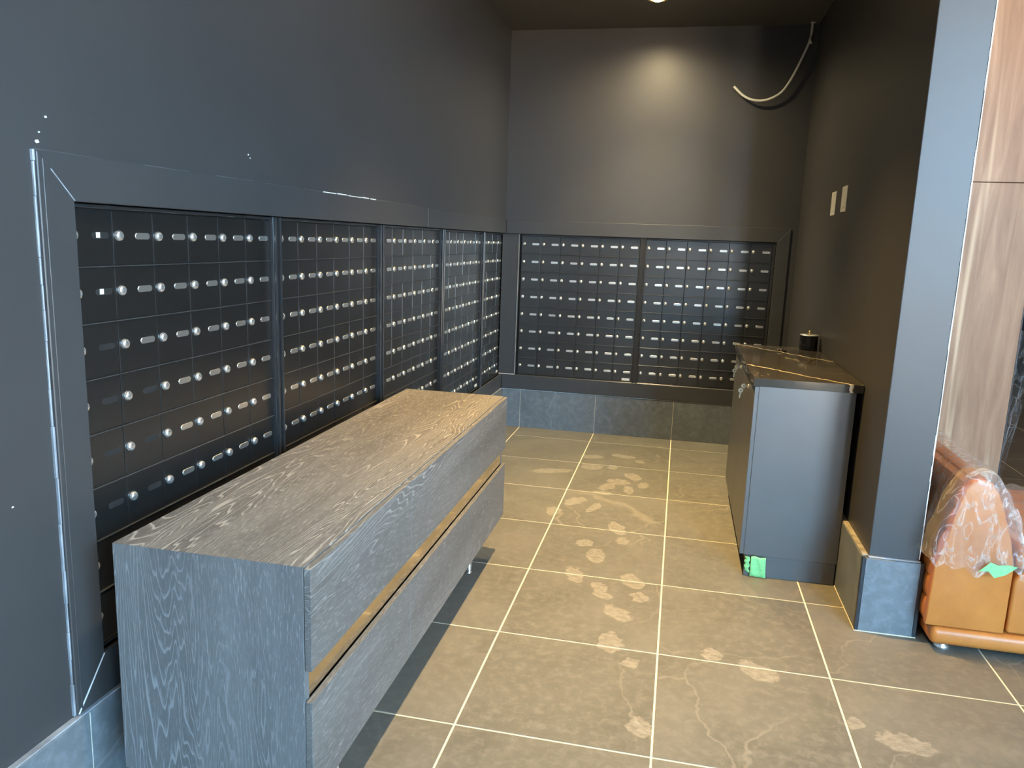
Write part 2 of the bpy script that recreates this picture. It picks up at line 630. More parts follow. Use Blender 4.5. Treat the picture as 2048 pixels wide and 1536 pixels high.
def tag(o, label=None, cat=None, group=None, kind=None):
    if label:
        o['label'] = label
    if cat:
        o['category'] = cat
    if group:
        o['group'] = group
    if kind:
        o['kind'] = kind
    return o


def empty(name, loc=(0, 0, 0), rz=0.0):
    o = bpy.data.objects.new(name, None)
    o.location = loc
    o.rotation_euler = (0, 0, rz)
    o.empty_display_size = 0.1
    COL.objects.link(o)
    # matrix_basis follows location/rotation immediately
    return o


def struct(o, label=None):
    return tag(o, label=label, kind='structure')


# ------------------------------------------------------------------ the place
XW = 0.112      # painted face of the left wall
XF = 0.124      # face of the surround boards on it
XD = 0.088      # mailbox door face on the left wall
YW = 0.008      # painted face of the back wall
YFR = -0.004    # face of the surround boards on it
YD = 0.018      # mailbox door face on the back wall
XR = 2.266      # inner face of the right wall
CEIL = 3.0
ZB = 0.305      # top of the tiled skirting
LOBBY = 3.9

# floor: grout bed with one object per tile
T = 0.6
XA, Y0 = 0.8838, -0.2658
floor = empty('floor')
struct(floor, 'grey brown slate tile floor with cream grout and dusty shoe prints')
box('grout_bed', (-0.4, XS2 + 0.15), (-8.0, 5.0), (-0.08, -0.0016), 'grout', floor)
GAP = 0.0068
bm = bmesh.new()
bm_box(bm, (GAP / 2, T - GAP / 2), (GAP / 2, T - GAP / 2), (-0.012, 0.0), 0.0012, 1)
tile_me = bpy.data.meshes.new('tile')
bm.to_mesh(tile_me)
bm.free()
tile_me.materials.append(M['slate_tile'])


def prints_for(x0, y0):
    r = []
    for q in PRINTS:
        a, b, c, d = q[2:6]
        det = a * d - b * c
        ex = (abs(d) + abs(b)) / abs(det) + 0.06
        ey = (abs(c) + abs(a)) / abs(det) + 0.06
        if x0 - ex < q[0] < x0 + T + ex and y0 - ey < q[1] < y0 + T + ey:
            r.append(q)
    return r


for i in range(-2, 9):
    for j in range(-9, 12):
        x0 = XA + i * T
        y0 = Y0 - j * T
        if j < 0 and i < 2 and not (j == -1):
            continue
        if x0 + T < 0.1:
            continue
        o = bpy.data.objects.new('tile', tile_me)
        o.location = (x0, y0, 0)
        pr = prints_for(x0, y0)
        link(o, floor)
        if pr:
            mat = slate('slate_tile_with_prints', pr, dark=0.80)
            o.data = tile_me.copy()
            o.data.materials.clear()
            o.data.materials.append(mat)

# left wall, with the recess the mailboxes sit in
NY0, NY1, NZ0, NZ1 = -4.412, 0.03, 0.424, 1.526
bm = bmesh.new()
for x, y, z in [((XW - 0.16, XW), (-9.1, NY0), (0, LOBBY)), ((XW - 0.16, XW), (NY0, 0.15), (NZ1, LOBBY)),
                ((XW - 0.16, XW), (NY0, 0.15), (0, NZ0)), ((XW - 0.16, XD - 0.045), (NY0, 0.15), (NZ0, NZ1))]:
    bm_box(bm, x, y, z)
struct(bm_obj('wall_left', bm, 'wall_paint'), 'matte charcoal painted left wall above the mailboxes')
# back wall
NX0, NX1 = 0.10, 2.124
bm = bmesh.new()
for x, y, z in [((XW - 0.1, XR + 0.05), (YW, YW + 0.18), (NZ1, CEIL + 0.05)), ((XW - 0.1, XR + 0.05), (YW, YW + 0.18), (0, NZ0)),
                ((NX1, XR + 0.05), (YW, YW + 0.18), (NZ0, NZ1)), ((XW - 0.1, NX1), (YW + 0.06, YW + 0.18), (NZ0, NZ1))]:
    bm_box(bm, x, y, z)
struct(bm_obj('wall_back', bm, 'wall_paint'), 'charcoal painted back wall of the mail alcove')
# right wall with its end face (the pier beside the sofa)
struct(box('wall_right', (XR, 2.447), (-2.845, 0.2), (0, LOBBY), 'wall_paint', bev=0.003), 'charcoal painted right wall ending in a pier')
struct(box('wall_light_stop', (2.30, 2.447), (0.2, 5.0), (0, LOBBY), 'lobby_wall'), 'unseen wall added behind the alcove to block outside light')  # out of view; added to keep outside light from leaking in
# raw white edge along the pier's outer corner
bm = bmesh.new()
z = ZB + 0.01
while z < 3.4:
    h = random.uniform(0.03, 0.11)
    wd = random.uniform(0.0018, 0.0046)
    bm_box(bm, (2.4485 - wd, 2.4495), (-2.8475, -2.835), (z, z + h - 0.001))
    z += h
o = bm_obj('corner_bead', bm, 'white_chip', bpy.data.objects['wall_right'])
o['kind'] = 'stuff'
# ceiling over the alcove and the lobby behind the camera
struct(box('ceiling', (XW - 0.15, 2.447), (-5.0, 0.2), (CEIL, LOBBY + 0.1), 'ceiling_paint'), 'black painted ceiling over the mail alcove')
struct(box('ceiling_lobby', (XW - 0.2, XS2 + 0.15), (-9.2, 5.0), (LOBBY, LOBBY + 0.2), 'lobby_wall'), 'plain ceiling of the lobby')
# street wall with two glazed openings, behind the camera
bm = bmesh.new()
xs = [XW - 0.2] + [v for wn in WIN for v in wn[:2]] + [XS + 0.15]
for i in range(0, len(xs), 2):
    bm_box(bm, (xs[i], xs[i + 1]), (YF - 0.15, YF), (0, LOBBY))
for a, b, c, d in WIN:
    bm_box(bm, (a, b), (YF - 0.15, YF), (0, c))
    bm_box(bm, (a, b), (YF - 0.15, YF), (d, LOBBY))
struct(bm_obj('wall_front', bm, 'lobby_wall'), 'lobby wall with the street windows')
for i, (a, b, c, d) in enumerate(WIN):
    win = struct(empty('window_%d' % (i + 1), ((a + b) / 2, YF - 0.08, c)), 'tall lobby window to the street')
    for x in ((a, a + 0.05), (b - 0.05, b)):
        box('window_jamb', x, (YF - 0.12, YF - 0.04), (c, d), 'frame_metal', win)
    for zz in ((c, c + 0.05), (d - 0.05, d)):
        box('window_rail', (a + 0.05, b - 0.05), (YF - 0.12, YF - 0.04), zz, 'frame_metal', win)
    nm = int((b - a) // 1.2)
    for q in range(1, nm + 1):
        x = a + (b - a) * q / (nm + 1)
        box('mullion', (x - 0.025, x + 0.025), (YF - 0.12, YF - 0.04), (c + 0.05, d - 0.05), 'frame_metal', win)
bm = bmesh.new()
for y, z in [((YF - 0.15, SIDE[0]), (0, LOBBY)), ((SIDE[1], YS), (0, LOBBY)), ((SIDE[0], SIDE[1]), (0, SIDE[2])), ((SIDE[0], SIDE[1]), (SIDE[3], LOBBY))]:
    bm_box(bm, (XS, XS + 0.15), y, z)
bm_box(bm, (XS + 0.15, XS2 + 0.15), (YS - 0.15, YS), (0, LOBBY))
bm_box(bm, (XS2, XS2 + 0.15), (YS, 5.0), (0, LOBBY))
struct(bm_obj('wall_lobby_side', bm, 'lobby_wall'), 'side wall of the lobby')
win = struct(empty('window_3', (XS + 0.08, -6.0, SIDE[2])), 'wide lobby window in the side wall')
for q in range(3):
    y = SIDE[0] + (SIDE[1] - SIDE[0] - 0.05) * q / 2
    box('mullion', (XS + 0.04, XS + 0.12), (y, y + 0.05), (SIDE[2], SIDE[3]), 'frame_metal', win)
struct(box('wall_far', (2.447, XS2 + 0.15), (4.9, 5.0), (0, LOBBY), 'dark_far_wall'), 'dark wall at the far end of the lobby')

# walnut clad wall beside the opening
wood = struct(empty('wall_wood', (2.45, -2.0, 0)), 'walnut veneer wall panels behind the sofa')
box('wood_panel', (2.452, 3.003), (-2.0, -1.94), (0.0, 1.8055), 'walnut_panel', wood, 0.0012, 1)
box('wood_panel', (2.452, 3.003), (-2.0, -1.94), (1.8085, LOBBY), 'walnut_panel', wood, 0.0012, 1)
box('panel_edge', (3.0035, 3.007), (-2.001, -1.94), (0.0, LOBBY), 'tile_trim_dark', wood)

# ---- tiled skirtings (one object per tile)
def skirting(name, label):
    return struct(empty(name), label)


bb = skirting('baseboard_left', 'tall slate tile skirting along the left wall')
ys = [-4.484 + T * q for q in range(-5, 9)]
for a, b in zip(ys[:-1], ys[1:]):
    b = min(b, -0.002)
    if a < -0.01:
        box('tile', (XW - 0.005, 0.133), (a + 0.0012, b - 0.0012), (0.0, ZB), 'slate_base_tile', bb, 0.0012, 1)
box('grout_strip', (XW - 0.006, 0.1315), (-7.4, -0.002), (0.0, ZB - 0.002), 'grout', bb)
box('caulk_bead', (XW, 0.1305), (-7.4, -0.002), (ZB - 0.001, ZB + 0.004), 'caulk', bb, 0.0015, 1)
bb = skirting('baseboard_back', 'tall slate tile skirting along the back wall')
xs = [XA + T * q for q in range(-2, 4)]
for a, b in zip(xs[:-1], xs[1:]):
    a, b = max(a, 0.1335), min(b, 2.239)
    if b - a > 0.01:
        box('tile', (a + 0.0012, b - 0.0012), (0.0, YW + 0.01), (0.0, ZB), 'slate_base_tile', bb, 0.0012, 1)
box('grout_strip', (0.134, 2.239), (0.0015, YW + 0.01), (0.0, ZB - 0.002), 'grout', bb)
box('caulk_bead', (0.134, 2.239), (0.001, YW + 0.01), (ZB - 0.001, ZB + 0.003), 'white_chip', bb, 0.001, 1)
bb = skirting('baseboard_right', 'tall slate tile skirting wrapping the right wall and its pier')
ys = [-2.866, -2.2, -1.6, -1.0, -0.4, -0.002]
for a, b in zip(ys[:-1], ys[1:]):
    box('tile', (2.241, XR + 0.002), (a + (0.012 if a < -2.8 else 0.0012), b - 0.0012), (0.0, ZB), 'slate_base_tile', bb, 0.0012, 1)
box('tile', (2.2535, 2.452), (-2.866, -2.843), (0.0, ZB), 'slate_base_tile', bb, 0.0012, 1)
box('edge_trim', (2.2405, 2.2525), (-2.8665, -2.845), (0.0, ZB + 0.001), 'tile_trim_dark', bb, 0.001, 1)
box('edge_trim', (2.453, 2.466), (-2.8665, -2.845), (0.0, ZB + 0.001), 'tile_trim_dark', bb, 0.001, 1)
box('raw_top_strip', (2.244, XR + 0.001), (-2.84, -1.2), (ZB, ZB + 0.006), 'raw_edge', bb, 0.002, 1)
box('raw_top_strip', (2.262, 2.452), (-2.858, -2.845), (ZB, ZB + 0.006), 'caulk', bb, 0.002, 1)
box('caulk_line', (2.2385, 2.2415), (-2.868, -2.45), (0.0, 0.003), 'grout', bb)
box('caulk_line', (2.2385, 2.466), (-2.869, -2.8655), (0.0, 0.003), 'grout', bb)

# ---- mailbox surrounds: flat boards with mitred corners
tr = struct(empty('trim_1', (XW, -4.46, ZB)), 'charcoal board surround of the left wall mailboxes')
FO, FI = -4.512, -4.414
ZT0, ZT1, ZL0, ZL1 = 1.526, 1.628, 0.311, 0.424
xb = XD - 0.02
g = 0.0007


def boardx(poly, mat='trim_paint', parent=tr, lo=xb, hi=XF):
    return prism('board', poly, lo, hi, 0, mat, parent, 0.002, 1)


boardx([(FO, ZL0), (FI, ZL1 + g), (FI, ZT0 - g), (FO, ZT1 - g)])
boardx([(FO, ZT1), (FI, ZT0), (-1.9085, ZT0), (-1.9085, ZT1)])
boardx([(-1.9065, ZT0), (-0.0035, ZT0), (-0.0035, ZT1), (-1.9065, ZT1)])
boardx([(FO + 0.002, ZL0), (-0.0035, ZL0), (-0.0035, ZL1), (FI, ZL1)])
# cracked filler in the mitres and bead along the outer edge
prism('mitre_filler', [(-4.478, 1.590), (-4.4148, 1.5268), (-4.4132, 1.5282), (-4.476, 1.592)], XF - 0.004, XF + 0.0006, 0, 'caulk', tr)
prism('mitre_filler', [(-4.5095, 0.3135), (-4.4148, 0.4232), (-4.4128, 0.4222), (-4.507, 0.312)], XF - 0.004, XF + 0.0006, 0, 'white_chip', tr)
prism('mitre_filler', [(-1.9083, ZT0), (-1.9067, ZT0), (-1.9067, ZT1), (-1.9083, ZT1)], XF - 0.004, XF - 0.0003, 0, 'caulk', tr)
bm = bmesh.new()
z = ZL0
while z < ZT1 - 0.02:
    h = random.uniform(0.05, 0.14)
    h = min(h, ZT1 - z)
    d = random.uniform(0.003, 0.006)
    bm_box(bm, (XW - 0.001, XW + random.uniform(0.004, 0.0075)), (FO - d, FO + 0.0005), (z, z + h), 0.0012, 1)
    z += h
o = bm_obj('caulk_bead', bm, 'caulk', tr)
o['kind'] = 'stuff'
box('edge_bead', (XF - 0.002, XF + 0.0022), (FO + 0.012, FO + 0.016), (ZL0 + 0.01, ZT1 - 0.016), 'trim_paint', tr, 0.001, 1)
bm = bmesh.new()
y = FO
while y < -2.2:
    h = random.uniform(0.04, 0.2)
    d = random.uniform(0.001, 0.004)
    bm_box(bm, (XW - 0.001, XW + random.uniform(0.005, 0.010)), (y, y + h), (ZT1 - 0.0005, ZT1 + d), 0.0008, 1)
    y += h
o = bm_obj('caulk_bead', bm, 'caulk_painted', tr)
o['kind'] = 'stuff'
for (a, b, zz) in [(-3.16, -3.05, 1.630), (-3.03, -2.95, 1.631), (-2.93, -2.80, 1.630), (-2.78, -2.72, 1.631), (-2.70, -2.64, 1.630)]:
    box('paint_chip', (XW, XF - 0.001), (a, b), (zz - 0.002, zz + random.uniform(0.0005, 0.002)), 'white_chip', tr)

tb = struct(empty('trim_2', (1.2, 0, ZB)), 'charcoal board surround of the back wall mailboxes')
XO, XI = 2.214, 2.124


def boardy(poly, mat='trim_paint', lo=YFR, hi=YD + 0.02):
    return prism('board', poly, lo, hi, 1, mat, tb, 0.002, 1)


boardy([(XF + 0.001, ZT0), (XI, ZT0), (XO, ZT1), (XF + 0.001, ZT1)])
boardy([(XI, ZT0 - g), (XO, ZT1 - g), (XO, ZL0), (XI, ZL0)])
boardy([(XF + 0.001, ZL0), (XI - 0.001, ZL0), (XI - 0.001, ZL1), (XF + 0.001, ZL1)])
prism('board', [(XF - 0.030, ZL1 + 0.001), (0.224, ZL1 + 0.001), (0.224, ZT0 - 0.001), (XF - 0.030, ZT0 - 0.001)], 0.004, YD + 0.02, 1, 'trim_paint', tb, 0.002, 1)
box('edge_bead', (0.2245, 0.2275), (-0.002, YD + 0.01), (ZL1 + 0.001, ZT0 - 0.001), 'caulk', tb, 0.0008, 1)
box('edge_bead', (XF - 0.026, 0.2275), (-0.0035, 0.006), (ZL1 + 0.0005, ZL1 + 0.0035), 'white_chip', tb, 0.0008, 1)

# small chips of white filler on the left wall
for (yy, zz, s) in [(-4.469, 1.699, 0.004), (-4.49, 1.665, 0.003), (-4.497, 1.645, 0.006), (-3.665, 1.709, 0.004), (-3.655, 1.700, 0.003), (-4.634, 0.879, 0.003)]:
    prism('paint_chip', [(yy - s, zz), (yy - s * .3, zz - s * .6), (yy + s, zz - s * .2), (yy + s * .5, zz + s * .7), (yy - s * .5, zz + s * .6)],
          XW - 0.0005, XW + 0.0012, 0, 'white_chip', bpy.data.objects['wall_left'])

# ------------------------------------------------------------------ ceiling downlights
def downlight(x, y, zc, label, rgb=LAMP_B, ang=92, spill=(0.5, 0.35, 0.18), tilt=0.0):
    t = empty('downlight', (x, y, zc))
    tag(t, label, 'downlight', 'ceiling downlights')
    lathe('trim_ring', [(0.036, 0.006), (0.038, -0.002), (0.046, -0.005), (0.064, -0.004), (0.070, 0.0), (0.070, 0.006)], (x, y, zc), 'lamp_trim', t)
    lathe('lens', [(0.0, -0.016), (0.018, -0.0145), (0.030, -0.009), (0.036, 0.003)], (x, y, zc), 'lamp_glow', t)
    for nm, c, an in (('downlight_beam', rgb, ang), ('downlight_spill', spill, 158)):
        l = bpy.data.lights.new(nm, 'SPOT')
        l.energy = max(max(c), 1e-6)
        l.color = tuple(v / l.energy for v in c)
        l.spot_size = math.radians(an)
        l.spot_blend = 1.0
        l.shadow_soft_size = 0.025
        o = bpy.data.objects.new(nm, l)
        o.location = (x, y, zc - 0.022)
        o.rotation_euler = (tilt if nm == 'downlight_spill' else 0.0, 0, 0)
        link(o, t)


downlight(1.197, -0.655, CEIL, 'recessed warm ceiling downlight nearest the back wall', LAMP_A, 92, SPILL, math.radians(6))
downlight(1.197, -2.60, CEIL, 'recessed warm ceiling downlight in the middle of the alcove')
downlight(1.197, -4.45, CEIL, 'recessed warm ceiling downlight nearest the lobby', LAMP_C)
downlight(3.0, -3.1, LOBBY, 'recessed lobby ceiling downlight over the tan sofa', LAMP_L, 120, LAMP_LS)
downlight(4.2, 0.6, LOBBY, 'unseen downlight added beyond the walnut wall to warm the floor', LAMP_L, 120, LAMP_LS)  # added lamp, out of view, to warm the floor past the opening
downlight(4.4, -3.1, LOBBY, 'recessed lobby ceiling downlight right of the tan sofa', LAMP_L, 120, LAMP_LS)

# ------------------------------------------------------------------ mailbox banks
DW, DH = 0.1509, 0.1356
ZTOP = 1.5125
ROWS = 8
PX, PZ, LX = 0.110, -0.0612, 0.021     # plate / lock place on a door, from its upper left corner
ZBOT = ZTOP - ROWS * DH


def shared(o):
    me = o.data
    bpy.data.objects.remove(o)
    return me


door_me = shared(box('door', (0.0012, DW - 0.0012), (0.0, 0.011), (-DH + 0.0016, -0.0016), 'mailbox_black', None, 0.0016, 2))
# chrome cam lock: collar, domed cylinder with a keyway
bm = bmesh.new()
prof = [(0.0135, 0.0), (0.0135, -0.0018), (0.0128, -0.0036), (0.0118, -0.0066), (0.0096, -0.0088), (0.0060, -0.0100), (0.0, -0.0104)]
lock_me = shared(lathe('lock', prof, (0, 0, 0), 'chrome', None, 20, 1))
key_me = shared(box('keyway', (-0.0012, 0.0012), (-0.0108, -0.0100), (-0.0045, 0.0045), 'slot_dark'))
lock_me.materials.append(M['slot_dark'])


def pill(w_, h_, y0, y1, mat):
    r = h_ / 2
    pts = []
    for s, a0 in ((1, -90), (-1, 90)):
        for q in range(7):
            a = math.radians(a0 + 180 * q / 6)
            pts.append((s * (w_ / 2 - r) + r * math.cos(a), r * math.sin(a)))
    return shared(prism('nameplate', pts, y0, y1, 1, mat, None, 0.0006, 1))


plate_me = pill(0.056, 0.0165, -0.0016, 0.001, 'brushed_aluminium')
slot_me = pill(0.056, 0.0165, -0.0003, 0.001, 'slot_dark')
sticker_me = shared(box('sticker', (-0.0065, 0.0065), (-0.0006, 0.0004), (-0.0065, 0.0065), 'white_label'))
print_me = shared(box('number', (-0.007, 0.007), (-0.0019, -0.0014), (-0.0016, 0.0016), 'label_ink'))
tag_me = shared(box('label', (-0.030, 0.030), (-0.0008, 0.0004), (-0.0095, 0.0095), 'white_label'))
tagprint_me = shared(box('label_print', (-0.012, 0.012), (-0.0012, -0.0006), (-0.003, 0.003), 'label_ink'))


def inst(name, me, parent, loc, rot=(0, 0, 0)):
    o = bpy.data.objects.new(name, me)
    o.parent = parent
    o.location = loc
    o.rotation_euler = rot
    COL.objects.link(o)
    return o


def bank(loc, rz, cols, label, post=True, noplate=(), sticker=(), tagspot=None, post_w=0.046):
    t = empty('mailbox_bank', loc, rz)
    tag(t, label, 'mailbox', 'apartment mailbox banks')
    W_ = cols * DW
    # carcass behind the doors, header and sill
    box('carcass', (-0.002, W_ + 0.002), (0.0113, 0.040), (ZBOT - 0.002, ZTOP + 0.004), 'mailbox_rail', t, local=True)
    box('header', (-0.002, W_ + 0.002), (-0.010, 0.011), (ZTOP + 0.002, ZTOP + 0.0115), 'mailbox_frame', t, 0.0015, 1, local=True)
    box('sill', (-0.002, W_ + 0.002), (-0.012, 0.011), (ZBOT - 0.006, ZBOT - 0.0005), 'mailbox_frame', t, 0.0012, 1, local=True)
    rail = None
    for r in range(1, ROWS):
        if rail is None:
            ro = box('rail', (0.0, W_), (-0.0048, 0.010), (-0.0014, 0.0014), 'mailbox_rail', t, 0.0005, 1, local=True)
            rail = ro.data
            ro.location = (0, 0, ZTOP - r * DH)
        else:
            inst('rail', rail, t, (0, 0, ZTOP - r * DH))
    if post:
        a, b = W_ + 0.003, W_ + post_w - 0.003
        box('post', (a, b), (-0.013, 0.030), (ZBOT - 0.006, ZTOP + 0.0115), 'mailbox_frame', t, 0.001, 1, local=True)
        box('post_rib', (a, a + 0.010), (-0.024, -0.0132), (ZBOT - 0.006, ZTOP + 0.0115), 'mailbox_frame', t, 0.0025, 2, local=True)
        box('post_rib', (b - 0.010, b), (-0.024, -0.0132), (ZBOT - 0.006, ZTOP + 0.0115), 'mailbox_frame', t, 0.0025, 2, local=True)
    for r in range(ROWS):
        for c in range(cols):
            d = inst('door', door_me, t, (c * DW, random.uniform(-0.0008, 0.0006), ZTOP - r * DH),
                     (random.gauss(0, 0.0022), 0, random.gauss(0, 0.003)))
            lk = inst('lock', lock_me, d, (LX, 0, PZ), (0, random.choice((0, 0, 0.35, -0.5, 1.2)), 0))
            if (r, c) not in noplate:
                inst('nameplate', plate_me, d, (PX, 0, PZ))
            else:
                inst('plate_recess', slot_me, d, (PX, 0, PZ))
            if (r, c) in sticker:
                inst('sticker', sticker_me, d, (PX - 0.008, -0.0004, PZ + 0.001))
    if tagspot is not None:
        c, r = tagspot
        inst('label', tag_me, t, (c * DW + 0.105, -0.002, ZTOP - r * DH - 0.118))
    return t


PIT = 0.956
HALF = math.pi / 2
NP = {(r, 0) for r in range(8)} | {(r, 1) for r in range(3, 8)}
lab = ['mailbox bank on the left wall nearest the camera, partly hidden by the near frame board',
       'second mailbox bank from the near end of the left wall, behind the credenza',
       'third mailbox bank along the left wall, above the far end of the credenza',
       'fourth mailbox bank along the left wall, next to the narrow one in the corner',
       'narrowest mailbox bank, on the left wall tight in the corner']
for q in range(5):
    bank((XD, -4.409 + q * PIT - (0.010 if q == 4 else 0), 0), HALF, 6 if q < 4 else 4, lab[q], post=q < 4,
         noplate=NP if q == 0 else (), sticker={(0, 0), (1, 0)} if q == 0 else (),
         tagspot={3: (5, 7), 4: (3, 7)}.get(q), post_w=0.038 if q == 3 else 0.046)
bank((0.246, YD, 0), 0, 6, 'mailbox bank on the back wall beside the corner, with a white sticker at its foot', tagspot=(5, 7), post_w=0.045)
bank((1.196, YD, 0), 0, 6, 'right mailbox bank on the back wall, partly hidden by the stone topped cabinet', post=False)
o = box('post', (2.1035, 2.122), (YD - 0.014, YD + 0.03), (ZBOT - 0.006, ZTOP + 0.0115), 'mailbox_frame', bpy.data.objects['mailbox_bank.006'], 0.002, 1)

# ------------------------------------------------------------------ oak credenza
ct = empty('credenza', (0.4715, -3.4975, 0), 0.0045)
tag(ct, 'low dark oak credenza with six drawers in front of the left wall', 'credenza')
CX0, CX1, CY0, CY1, CZ0, CZ1 = -0.2415, 0.2335, -0.9975, 0.9975, 0.183, 0.760
FT = 0.0175


def cbox(name, x, y, z, mat, bev=0.001, parent=ct):
    return box(name, x, y, z, mat, parent, bev, 1, local=True)


e = 0.0004
prism('top', [(CY0 + e, CZ1), (CY1 - e, CZ1), (CY1 - 0.022 - e, CZ1 - 0.022), (CY0 + 0.022 + e, CZ1 - 0.022)], CX0, CX1, 0, 'oak_length', ct, 0.0006, 1, local=True)
prism('end_panel', [(CY0, CZ0), (CY0 + 0.022, CZ0), (CY0 + 0.022, CZ1 - 0.022 - e), (CY0, CZ1 - e)], CX0, CX1 - 0.0005, 0, 'oak_end', ct, 0.0006, 1, local=True)
prism('end_panel', [(CY1, CZ0), (CY1 - 0.022, CZ0), (CY1 - 0.022, CZ1 - 0.022 - e), (CY1, CZ1 - e)], CX0, CX1 - 0.0005, 0, 'oak_end', ct, 0.0006, 1, local=True)
cbox('bottom', (CX0, CX1), (CY0 + 0.0225, CY1 - 0.0225), (CZ0, CZ0 + 0.02), 'oak_length')
cbox('back_panel', (CX0, CX0 + 0.012), (CY0 + 0.0225, CY1 - 0.0225), (CZ0 + 0.0205, CZ1 - 0.0225), 'oak_end')
# recessed metal grip channel between the two rows of drawers
prism('grip_channel', [(CX1 - 0.012, 0.425), (CX1 - 0.001, 0.425), (CX1 - 0.001, 0.523), (CX1 - 0.012, 0.523)], CY0 + 0.0225, CY1 - 0.0225, 1, 'bronze_channel', ct, local=True)
L3 = (CY1 - CY0) / 3
for r, (z0, z1) in enumerate(((0.513, CZ1 - 0.003), (CZ0 + 0.001, 0.437))):
    for q in range(3):
        a, b = CY0 + q * L3, CY0 + (q + 1) * L3
        d = cbox('drawer', (CX1 + 0.0012, CX1 + FT), (a + (0.0012 if q else 0.0), b - (0.0012 if q < 2 else 0)), (z0, z1), 'oak_front')
        box('drawer_box', (CX1 - 0.006, CX1 + 0.0011), (a + 0.03, b - 0.03), (z0 + (0.02 if r == 0 else 0.03), z1 - (0.025 if r == 0 else 0.03)), 'oak_end', d, local=True)
for sx in (-0.15, 0.165):
    for sy_ in (-0.70, 0.705):
        lg = lathe('leg', [(0.0, 0.0), (0.0135, 0.0), (0.0145, 0.002), (0.0145, 0.006), (0.012, 0.007), (0.012, CZ0 - 0.004), (0.026, CZ0 - 0.004), (0.026, CZ0 - 0.0002)], (sx, sy_, 0), 'chrome', ct, 20, 2, local=True)

# ------------------------------------------------------------------ stone topped cabinet
kb = empty('cabinet', (2.03, -1.85, 0))
tag(kb, 'matte black base cabinet with a veined stone top against the right wall', 'cabinet')
KY0, KY1 = -2.457, -1.245
box('side_panel', (1.838, 2.238), (KY0, KY0 + 0.018), (0.105, 0.885), 'cabinet_black', kb, 0.001, 1)
box('side_panel', (1.838, 2.238), (KY1 - 0.018, KY1), (0.105, 0.885), 'cabinet_black', kb, 0.001, 1)
box('bottom_panel', (1.842, 2.238), (KY0 + 0.0185, KY1 - 0.0185), (0.105, 0.123), 'cabinet_black', kb)
box('back_panel', (2.226, 2.238), (KY0 + 0.0185, KY1 - 0.0185), (0.1235, 0.885), 'cabinet_black', kb)
ym = (KY0 + KY1) / 2
for a, b, yk, zk in ((KY0 + 0.0005, ym - 0.0015, -2.171, 0.833), (ym + 0.0015, KY1 - 0.0005, -1.677, 0.851)):
    d = box('door', (1.820, 1.8375), (a, b), (0.106, 0.883), 'cabinet_black', kb, 0.001, 1)
    lk = lathe('lock', [(0.0, -0.006), (0.008, -0.006), (0.010, -0.003), (0.011, 0.0005)], (1.8195, yk, zk), 'chrome', d, 16, 0)
box('kick_board', (1.862, 1.876), (KY0 + 0.034, KY1 - 0.004), (0.0005, 0.1045), 'cabinet_black', kb)
box('kick_board', (1.846, 2.236), (KY0 + 0.010, KY0 + 0.0235), (0.0005, 0.1045), 'cabinet_black', kb)
box('stone_top', (1.811, 2.262), (-2.468, -1.235), (0.8855, 0.922), 'black_stone', kb, 0.0012, 1)


def key(yk, zk, label, swing):
    """a key in the lock, a ring through its bow and a second key hanging from it"""
    t = empty('key_pair', (1.812, yk, zk))
    tag(t, label, 'keys', 'keys in the cabinet locks')
    x0 = 1.8135

    def bow(name, cx_, cz_, parent):
        vs = []
        bmx = bmesh.new()
        n = 20
        for (yy) in (-0.0011, 0.0011):
            for rr in (0.0115, 0.0035):
                vs.append([bmx.verts.new((cx_ + rr * math.cos(2 * math.pi * q / n), yk + yy, cz_ + rr * 0.95 * math.sin(2 * math.pi * q / n))) for q in range(n)])
        for q in range(n):
            e = (q + 1) % n
            bmx.faces.new((vs[0][q], vs[0][e], vs[1][e], vs[1][q]))
            bmx.faces.new((vs[2][q], vs[3][q], vs[3][e], vs[2][e]))
            bmx.faces.new((vs[0][q], vs[2][q], vs[2][e], vs[0][e]))
            bmx.faces.new((vs[1][q], vs[1][e], vs[3][e], vs[3][q]))
        return bm_obj(name, bmx, 'key_steel', parent)
    bow('key_bow', x0 - 0.017, zk, t)
    box('key_blade', (x0 - 0.007, x0 - 0.0002), (yk - 0.001, yk + 0.001), (zk - 0.0035, zk + 0.0035), 'key_steel', t)
    # ring
    pts = [Vector((x0 - 0.0235 + 0.008 * math.cos(a), yk + 0.0045 * math.sin(a), zk - 0.006 + 0.009 * math.sin(a))) for a in [2 * math.pi * q / 24 for q in range(25)]]
    tube('key_ring', pts, 0.0007, 'key_steel', t, 6)
    cx_, cz_ = x0 - 0.026 - swing, zk - 0.0225
    bow('key_bow', cx_, cz_, t)
    prism('key_blade', [(cx_ - 0.0035, cz_ - 0.010), (cx_ + 0.0035, cz_ - 0.010), (cx_ + 0.0030 - swing, cz_ - 0.034), (cx_ - swing, cz_ - 0.039), (cx_ - 0.0030 - swing, cz_ - 0.034)], yk - 0.001, yk + 0.001, 1, 'key_steel', t)
    return t


key(-1.677, 0.851, 'silver keys hanging from the farther cabinet door lock', 0.002)
key(-2.171, 0.833, 'silver keys hanging from the nearer cabinet door lock', 0.003)

